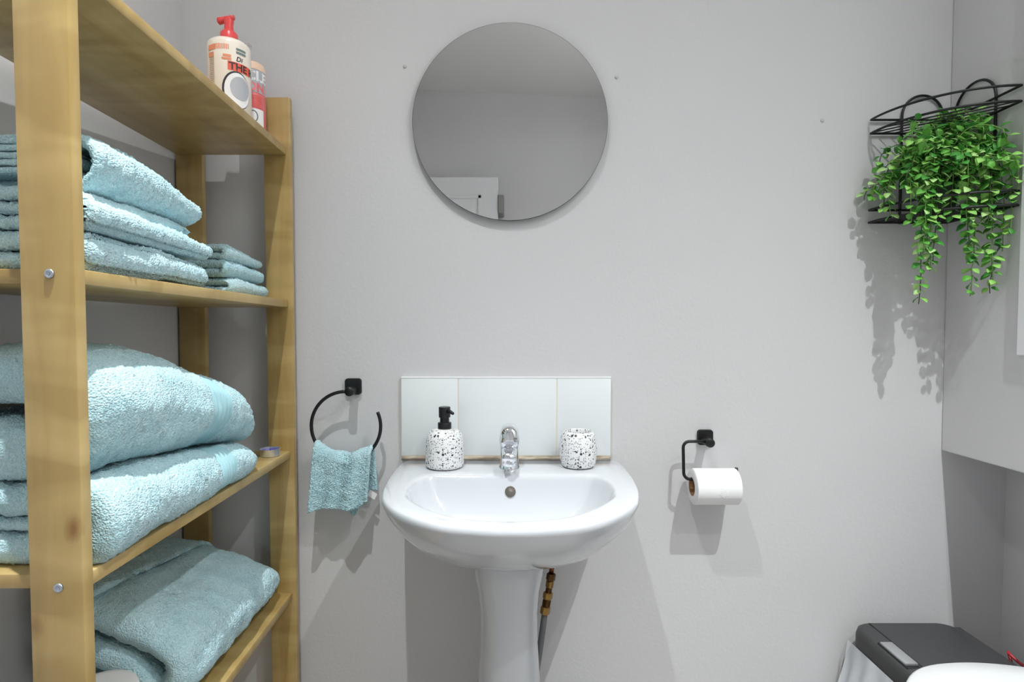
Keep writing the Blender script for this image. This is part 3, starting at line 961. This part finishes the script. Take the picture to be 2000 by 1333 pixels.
for k in range(7):
    f = k / 6
    w, hh = 0.0064 - 0.0022 * f, 0.0048 - 0.0014 * f
    cc = Vector(b1) + Vector((-0.006 + 0.016 * f - 0.012 * (1 - f), -0.004 * f + 0.002, 0.1735 + 0.004 * f))
    q.append([(cc.x, cc.y + u, cc.z + v) for u, v in rrect(2 * w, 2 * hh, hh * .8, 4)])
mk('spout', loft(q), M_CORAL, pu)
def pr(name, g2, c, r, phi, z, m, par, off=0.0005):
    v, f = g2
    return mk(name, (wrap(v, c, r + off, math.radians(phi), z), f), m, par, False)
# artwork: phi 27 deg faces the lens
pr('label_print', patch(0.017, 0.0035), b1, BR, 44, 0.107, M_TEALINK, bt)
pr('label_print', patch(0.017, 0.0035), b1, BR, 44, 0.1125, M_TEALINK, bt)
pr('lettering', txt('Di', 0.011, 0.0002, 0.25), b1, BR, 43, 0.0945, M_INK, bt)
pr('label_print', patch(0.040, 0.0145, 14), b1, BR, 22, 0.0775, M_ORANGER, bt)
pr('lettering', txt('THE R', 0.0165, 0.0004), b1, BR, 25, 0.0792, M_INK, bt, 0.0009)
def art(g, sx, sz):
    return g[0] * [sx, sz], g[1]
pr('coconut_shell', disc(0.0235, 0.031), b1, BR, 46, 0.0465, M_INK, bt, 0.0006)
pr('coconut_flesh', disc(0.0215, 0.0288), b1, BR, 48, 0.0462, M_LWHITE, bt, 0.0010)
pr('coconut_hollow', disc(0.0165, 0.0190), b1, BR, 54, 0.0505, M_GREY, bt, 0.0014)
for k in range(11):
    pr('label_stripe', patch(0.0013, 0.0085, 1), b1, BR, -19 + k * 4.2, 0.1105, M_ORANGE, bt)
pr('label_stripe', patch(0.0155, 0.0085, 6), b1, BR, -37, 0.1095, M_ORANGE, bt)
pr('label_stripe', patch(0.0120, 0.0075, 4), b1, BR, -37, 0.0985, M_ORANGE, bt)
for k in range(18):
    pr('small_print', patch(0.0105, 0.0014, 4), b1, BR, -33, 0.050 + k * 0.0031, M_BROWNINK, bt)
for k in range(2):
    pr('label_print', patch(0.0145 - 0.002 * k, 0.0036, 4), b1, BR, 7 + 3 * k, 0.0935 + k * 0.0052, M_ORANGE, bt)

b2 = S(-0.0540, 0.088, z1)
B2R = 0.0255
b2t = thing('wash_bottle', tuple(b2), 'pink shower wash bottle beside the pump bottle', 'bottle')
mk('bottle_body', lathe([(0.0235, 0.0004), (B2R, 0.0025), (B2R, 0.122), (B2R - 0.001, 0.1245)], b2, 56), M_PINK, b2t)
mk('shoulder', lathe([(B2R + 0.0003, 0.118), (B2R + .0003, 0.1275), (B2R - 0.0015, 0.1315), (B2R - 0.005, 0.1335), (0.001, 0.134)], b2, 56, False), M_PEACH, b2t)
pr('label_print', patch(0.042, 0.041, 14), b2, B2R, 2, 0.0765, M_GREY, b2t)
pr('lettering', txt('CLE', 0.0245, 0.0009), b2, B2R, 8, 0.0975, M_LWHITE, b2t, 0.0010)
pr('lettering', txt('ON', 0.0215, 0.0009), b2, B2R, 10, 0.0785, M_PINK, b2t, 0.0010)
for k in range(7):
    pr('small_print', patch(0.030, 0.0012, 8), b2, B2R, 4, 0.050 + k * 0.0033, M_ORANGER, b2t)
pr('label_print', patch(0.030, 0.045, 10), b2, B2R, 14, 0.0025, M_LWHITE, b2t)
pr('label_print', disc(0.0080, 0.0105), b2, B2R, 36, 0.0335, M_TEALINK, b2t, 0.0009)
pr('label_print', disc(0.0060, 0.0085), b2, B2R, 35, 0.0330, M_LWHITE, b2t, 0.0013)

b3 = S(-0.0800, 0.046, z1)
b3t = thing('clear_cap_bottle', tuple(b3), 'tall slim bottle with clear cap behind the pump bottle', 'bottle')
mk('bottle_body', lathe([(0.0100, 0.0004), (0.0115, 0.002), (0.0115, 0.143), (0.0100, 0.147)], b3, 40), M_LWHITE, b3t)
autosmooth(mk('cap', lathe([(0.0110, 0.145), (0.0110, 0.190), (0.0102, 0.191), (0.001, 0.191)], b3, 40, False), M_CLEAR, b3t), 40)
mk('nozzle', lathe([(0.005, 0.147), (0.005, 0.162), (0.003, 0.170)], b3, 24), M_LWHITE, b3t)

# ------------------------------------------------------------------ corner wire basket
KX, KR = RW - 0.006, 0.156
bk = thing('wire_corner_shelf', (KX - 0.07, -0.07, 1.262), 'black wire two-tier corner shelf holding the plant', 'wire shelf')
def qarc(r, z, n=24, pinch=0.0):
    return [(KX - r * math.cos(a), -0.006 - r * math.sin(a), z) for a in np.linspace(0, math.pi / 2, n)]
def tier(zr, zb):
    for z, rad in ((zr, 0.0023), (zb, 0.0024)):
        loop = qarc(KR, z) + [(KX, -0.006 - KR * 0.5, z), (KX, -0.006, z), (KX - KR * 0.5, -0.006, z)]
        mk('tier_rim', tube(loop, rad, 8, closed=True), M_BLACK, bk)
    for k in range(7):
        c_ = KR * (0.26 + 0.155 * k)
        # straight wires parallel to the diagonal, ending on wall rods or the front arc
        if c_ <= KR:
            p, q_ = (KX - c_, -0.006), (KX, -0.006 - c_)
        else:
            h = math.sqrt(max(0, KR ** 2 - c_ ** 2 / 2))
            m_ = c_ / 2
            e = h / math.sqrt(2)
            p, q_ = (KX - m_ - e, -0.006 - m_ + e), (KX - m_ + e, -0.006 - m_ - e)
        mk('tier_wire', tube([(p[0], p[1], zb), (q_[0], q_[1], zb)], 0.0013, 6), M_BLACK, bk)
tier(1.4672, 1.4405)
tier(1.2890, 1.2645)
def arch(fn, w0, w1, ztop_, zl, zr_):
    r = (w1 - w0) / 2
    zc_ = ztop_ - r
    pts = [fn(w0, zl), fn(w0, (zl + zc_) / 2)] + [fn(w0 + r - r * math.cos(a), zc_ + r * math.sin(a)) for a in np.linspace(0, math.pi, 20)] + [fn(w1, (zc_ + zr_) / 2), fn(w1, zr_)]
    mk('hanger_wire', tube(pts, 0.0024, 8), M_BLACK, bk)
arch(lambda w, z: (w, -0.0045, z), 0.7755, 0.856, 1.5154, 1.262, 1.4405)
arch(lambda w, z: (RW - 0.0045, -w, z), 0.018, 0.110, 1.5154, 1.4405, 1.262)

# ------------------------------------------------------------------ trailing plant
plant = thing('trailing_plant', (0.795, -0.075, 1.267), 'green trailing plant spilling from the black wire corner shelf', 'plant')
pc = (0.80, -0.070, 1.267)
mk('pot', lathe([(0.024, 0.0005), (0.026, 0.003), (0.032, 0.048), (0.033, 0.050), (0.031, 0.050), (0.030, 0.044), (0.001, 0.043)], pc, 40), mat('dark_green_pot', srgb(48, 66, 44), 0.6), plant)

def leaf_mesh(i):
    """ovate cupped leaf, 1 unit long along +y"""
    rows = [(0.0, 0.0), (0.15, 0.25), (0.40, 0.40), (0.66, 0.35), (0.87, 0.18), (1.0, 0.0)]
    v, f = [], []
    for y, w in rows:
        cup = 0.10 * math.sin(math.pi * y)
        bend = -0.14 * y * y * (1 + 0.4 * i)
        for sx in (-1, 0, 1):
            v.append((sx * w, y, bend + cup * (abs(sx) * 1.0) + (0.02 if sx == 0 else 0.0)))
    for k in range(len(rows) - 1):
        for j in range(2):
            a = k * 3 + j
            f.append((a, a + 1, a + 4, a + 3))
    nv = len(v)
    v += [(x, y, z - 0.035) for x, y, z in v]
    f += [tuple(reversed([q + nv for q in x])) for x in f[:]]
    ed = [k * 3 for k in range(len(rows))] + [k * 3 + 2 for k in range(len(rows) - 1, -1, -1)]
    for x, y in zip(ed, ed[1:] + ed[:1]):
        f.append((x, y, nv + y, nv + x))
    return v, f
LM = []
for i in range(4):
    v, f = leaf_mesh(i)
    me = bpy.data.meshes.new('leaf')
    me.from_pydata(v, [], f)
    me.validate()
    me.shade_smooth()
    me.materials.append(LEAFM[i])
    LM.append((me, v, f))

rnd = random.Random(42)
vines = []
def hang(p0, out, rise, end, n=22, wob=0.004):
    """vine that rises from the pot, arches over and hangs to its end point"""
    p0, e = Vector(p0), Vector(end)
    top = Vector((p0.x + out[0], p0.y + out[1], max(p0.z, e.z) * 0 + p0.z + rise))
    ctrl = [p0, p0.lerp(top, 0.55) + Vector((0, 0, rise * 0.25)), top, Vector((e.x * 0.9 + top.x * 0.1, e.y * 0.9 + top.y * 0.1, e.z + (top.z - e.z) * 0.62)), e.lerp(Vector((e.x, e.y, top.z)), 0.25), e]
    pts = cr([c[:] for c in ctrl], 7)
    w = np.cumsum(np.array([[rnd.gauss(0, wob * .35) for _ in range(3)] for _ in pts]), axis=0) * 0.35
    pts = pts + w * np.linspace(0, 1, len(pts))[:, None]
    pts[:, 0] = np.minimum(pts[:, 0], RW - 0.008)
    pts[:, 1] = np.minimum(pts[:, 1], -0.008)
    vines.append(pts)
def rim_point(a, r):
    return (KX - r * math.cos(a), -0.006 - r * math.sin(a))
# bushy crown
for k in range(66):
    a = rnd.uniform(0.02, math.pi / 2 - 0.02)
    r = rnd.uniform(0.03, 0.185)
    x, y = rim_point(a, r)
    hmax = 1.425 - 0.30 * max(0, r - 0.10) - 0.16 * max(0, 0.79 - x)
    z = rnd.uniform(1.30, hmax)
    s_ = (pc[0] + rnd.uniform(-.03, .03), pc[1] + rnd.uniform(-.03, .03), 1.312)
    hang(s_, ((x - s_[0]) * 0.6, (y - s_[1]) * 0.6), max(0.03, z - s_[2] + rnd.uniform(0.02, 0.05)), (x, y, z), wob=0.005)
# long trails: (x, d, z)
for x, d, z in ((0.742, .110, 1.098), (0.752, .118, 1.150), (0.738, .120, 1.190), (0.765, .122, 1.175), (0.750, .105, 1.21),
                (0.838, .118, 1.104), (0.865, .125, 1.118), (0.828, .120, 1.160), (0.845, .130, 1.145), (0.812, .125, 1.19), (0.862, .140, 1.19),
                (0.712, .070, 1.262), (0.706, .055, 1.290), (0.726, .10, 1.24), (0.80, .14, 1.23), (0.78, .13, 1.245), (0.866, .155, 1.225), (0.866, .160, 1.27), (0.835, .150, 1.235)):
    s_ = (pc[0] + rnd.uniform(-.02, .02), pc[1] - 0.01, 1.314)
    hang(s_, ((x - s_[0]) * 0.75, (-d - s_[1]) * 0.8), 0.045 + rnd.uniform(0, 0.03), (x, -d, z), wob=0.007)

leaves = []
for i, pts in enumerate(vines):
    P = resample(pts, 0.0022)
    mk('vine_stem', tube(resample(P, 0.008).tolist(), 0.00085, 5), M_STEM if i % 3 else M_STEMD, plant)
    dist = rnd.uniform(0.0, 0.008)
    step = 0.0022
    acc = 0
    side = rnd.uniform(0, 6.28)
    L = len(P) * step
    for k in range(2, len(P) - 1):
        acc += step
        if k * step < L * 0.16:
            continue
        if acc >= 0.0118:
            acc = rnd.uniform(-0.002, 0.002)
            T = Vector(P[k + 1] - P[k - 1]).normalized()
            side += 1.57 + rnd.uniform(-.5, .5)
            for q_ in (0, 1):
                az = side + q_ * math.pi + rnd.uniform(-.35, .35)
                ref = Vector((0, 0, 1)) if abs(T.z) < 0.85 else Vector((1, 0, 0))
                U = T.cross(ref).normalized()
                W = T.cross(U)
                dirv = (U * math.cos(az) + W * math.sin(az) + T * 0.35 + Vector((0, -0.15, -0.12))).normalized()
                leaves.append((Vector(P[k]) + dirv * 0.0022, dirv, rnd.uniform(0.0150, 0.0215) * (1 - 0.22 * k / len(P)), rnd.random()))
def leaf_matrix(p, dirv, s, rv):
    yv = dirv
    up = Vector((rv - 0.5, -0.55, 0.8)).normalized()
    xv = yv.cross(up)
    if xv.length < 1e-3: xv = Vector((1, 0, 0))
    xv.normalize()
    zv = xv.cross(yv)
    M3 = Matrix((xv, yv, zv)).transposed().to_4x4()
    return Matrix.Translation(p) @ M3 @ Matrix.Scale(s, 4)
ok = []
for lf in leaves:
    tip = lf[0] + lf[1] * lf[2]
    if max(tip.x, lf[0].x) > RW - 0.004 or max(tip.y, lf[0].y) > -0.004:
        continue
    ok.append(lf)
ok.sort(key=lambda l: l[0].y - l[2])           # nearest the room first
rest_v = [[] for _ in LM]; rest_f = [[] for _ in LM]; cnt = [0] * 4
pw_ = ORIG[plant.name]
for i, (p, dv, s, rv) in enumerate(ok):
    kx = rnd.choice((0, 0, 1, 1, 2, 2, 3))
    Mx = leaf_matrix(p, dv, s, rv)
    if i < 300:
        o = bpy.data.objects.new('leaf', LM[kx][0])
        COL.objects.link(o)
        o.parent = plant
        o.matrix_local = Matrix.Translation(-pw_) @ Mx
    else:
        rest_v[kx] += [(Mx @ Vector(v))[:] for v in LM[kx][1]]
        rest_f[kx] += [tuple(q_ + cnt[kx] for q_ in f) for f in LM[kx][2]]
        cnt[kx] += len(LM[kx][1])
allv, allf, mi, off = [], [], [], 0
for kx in range(4):
    allv += rest_v[kx]
    allf += [tuple(q_ + off for q_ in f) for f in rest_f[kx]]
    mi += [kx] * len(rest_f[kx])
    off += cnt[kx]
fo = mk('foliage', (allv, allf), LEAFM, plant)
fo.data.polygons.foreach_set('material_index', mi)
fo['kind'] = 'stuff'
print('leaves', len(ok))

# ------------------------------------------------------------------ bin with liner
bn = thing('pedal_bin', (0.79, -0.115, 0), 'charcoal plastic bin with flip lid in the corner', 'bin')
bcx, bcy = 0.785, -0.118
def rr3(w, d, r, z, cx=bcx, cy=bcy, n=6):
    return [(cx + u, cy + v, z) for u, v in rrect(w, d, r, n)]
autosmooth(mk('bin_body', loft([rr3(0.165, 0.155, 0.025, 0.0), rr3(0.170, 0.160, 0.028, 0.01), rr3(0.190, 0.178, 0.030, 0.405), rr3(0.188, 0.176, 0.030, 0.425)]), M_BIN, bn), 40)
lid = autosmooth(mk('lid', loft([rr3(0.206, 0.196, 0.034, 0.418), rr3(0.209, 0.199, 0.036, 0.424), rr3(0.209, 0.199, 0.036, 0.446), rr3(0.204, 0.194, 0.035, 0.456), rr3(0.192, 0.182, 0.031, 0.4605), rr3(0.150, 0.140, 0.02, 0.4615)]), M_BIN, bn), 50)
mk('lid_seam', box(0.7150, 0.7180, -0.207, -0.030, 0.4585, 0.4622, 0.0006, 1), M_BINSLOT, lid, False)
mk('hinge_strip', box(0.868, 0.886, -0.200, -0.045, 0.4500, 0.4630, 0.002, 1), M_BIN, lid, False)
mk('latch_recess', box(0.6875, 0.7130, -0.178, -0.098, 0.4535, 0.4618, 0.0008, 1), M_BINSLOT, lid, False)
lt = autosmooth(mk('latch', box(0.6895, 0.7120, -0.170, -0.102, 0.4600, 0.4655, 0.001, 2), M_SILVER, lid))
# liner film folded out under the lid on the left side
ln = thing('bin_liner', (0.675, -0.12, 0.25), 'translucent white bin liner folded over the bin rim', 'bin liner')
g = []
for i in range(34):
    f = i / 33
    row = []
    for j in range(46):
        c_ = j / 45
        y = -0.022 - 0.215 * c_
        fl = 0.012 * math.sin(c_ * 13 + 2.5 * f) + 0.008 * math.sin(c_ * 29 - 3 * f + 1) + 0.006 * math.sin(c_ * 7 + f * 9)
        x = 0.679 - 0.020 * math.sin(f * math.pi * 0.62) - 0.012 * f + fl * f ** 0.7 * 0.9
        x += 0.010 * f * c_
        z = 0.424 - 0.20 * f - 0.012 * math.sin(c_ * 8) * f
        row.append((x, y, z))
    g.append(row)
Gv = np.array(g)
a_, b_, _ = Gv.shape
mk('film', (Gv.reshape(-1, 3), [(i * b_ + j, i * b_ + j + 1, (i + 1) * b_ + j + 1, (i + 1) * b_ + j) for i in range(a_ - 1) for j in range(b_ - 1)]), M_LINER, ln)
drs = [(0.893, -0.150, 0.455), (0.897, -0.140, 0.467), (0.890, -0.150, 0.470), (0.896, -0.165, 0.462), (0.902, -0.178, 0.458), (0.894, -0.186, 0.466), (0.900, -0.192, 0.455)]
mk('drawstring', tube(cr(drs, 8).tolist(), 0.0026, 8), M_RED, ln)

# ------------------------------------------------------------------ toilet at the right edge
tw = thing('toilet', (0.74, -0.42, 0), 'white toilet with closed lid at the lower right edge', 'toilet')
def egg(s, z, tip=0.548, back=0.855, hw=0.171, c0=0.715, n=72):
    """lid outline: round front to the left, narrower at the hinge"""
    half = [(tip, 0), (tip + .006, .052), (tip + .030, .103), (tip + .068, .142), (tip + .110, .163), (tip + .165, hw), (tip + .215, .168), (tip + .26, .158), (back - .012, .145), (back, .13), (back, .05)]
    full = half + [(x, -y) for x, y in half[::-1][:-1]]
    P = resample(np.vstack([cr(full, 8, True), [cr(full, 8, True)[0]]]), 0.006)
    a = np.linspace(0, len(P) - 1, n, endpoint=False)
    P = np.stack([np.interp(a, np.arange(len(P)), P[:, k]) for k in (0, 1)], 1)
    return np.stack([c0 + (P[:, 0] - c0) * s, -0.424 + P[:, 1] * s, np.full(n, z)], 1)
mk('lid', loft([egg(0.985, .500), egg(1.0, .504), egg(1.0, .514), egg(.992, .519), egg(.97, .5215), egg(.80, .5235), egg(.4, .5245)]), M_LID, tw)
mk('seat', loft([egg(0.97, .478), egg(0.985, .481), egg(0.985, .497), egg(0.97, .4995)]), M_TUB, tw)
mk('pan', loft([egg(0.60, 0.0), egg(0.58, .05), egg(0.55, .16), egg(0.62, .26), egg(0.80, .36), egg(0.93, .43), egg(0.95, .476), egg(.90, .477)]), M_CER, tw)
for yy in (-0.36, -0.49):
    mk('hinge', lathe([(0.009, -0.02), (0.010, -0.018), (0.010, 0.018), (0.009, 0.02)], (0.858, yy, 0.505), 20, axis='y'), M_CHROME, tw)
autosmooth(mk('cistern', box(0.868, 1.003, -0.60, -0.25, 0.40, 0.76, 0.02, 4), M_CER, tw), 50)
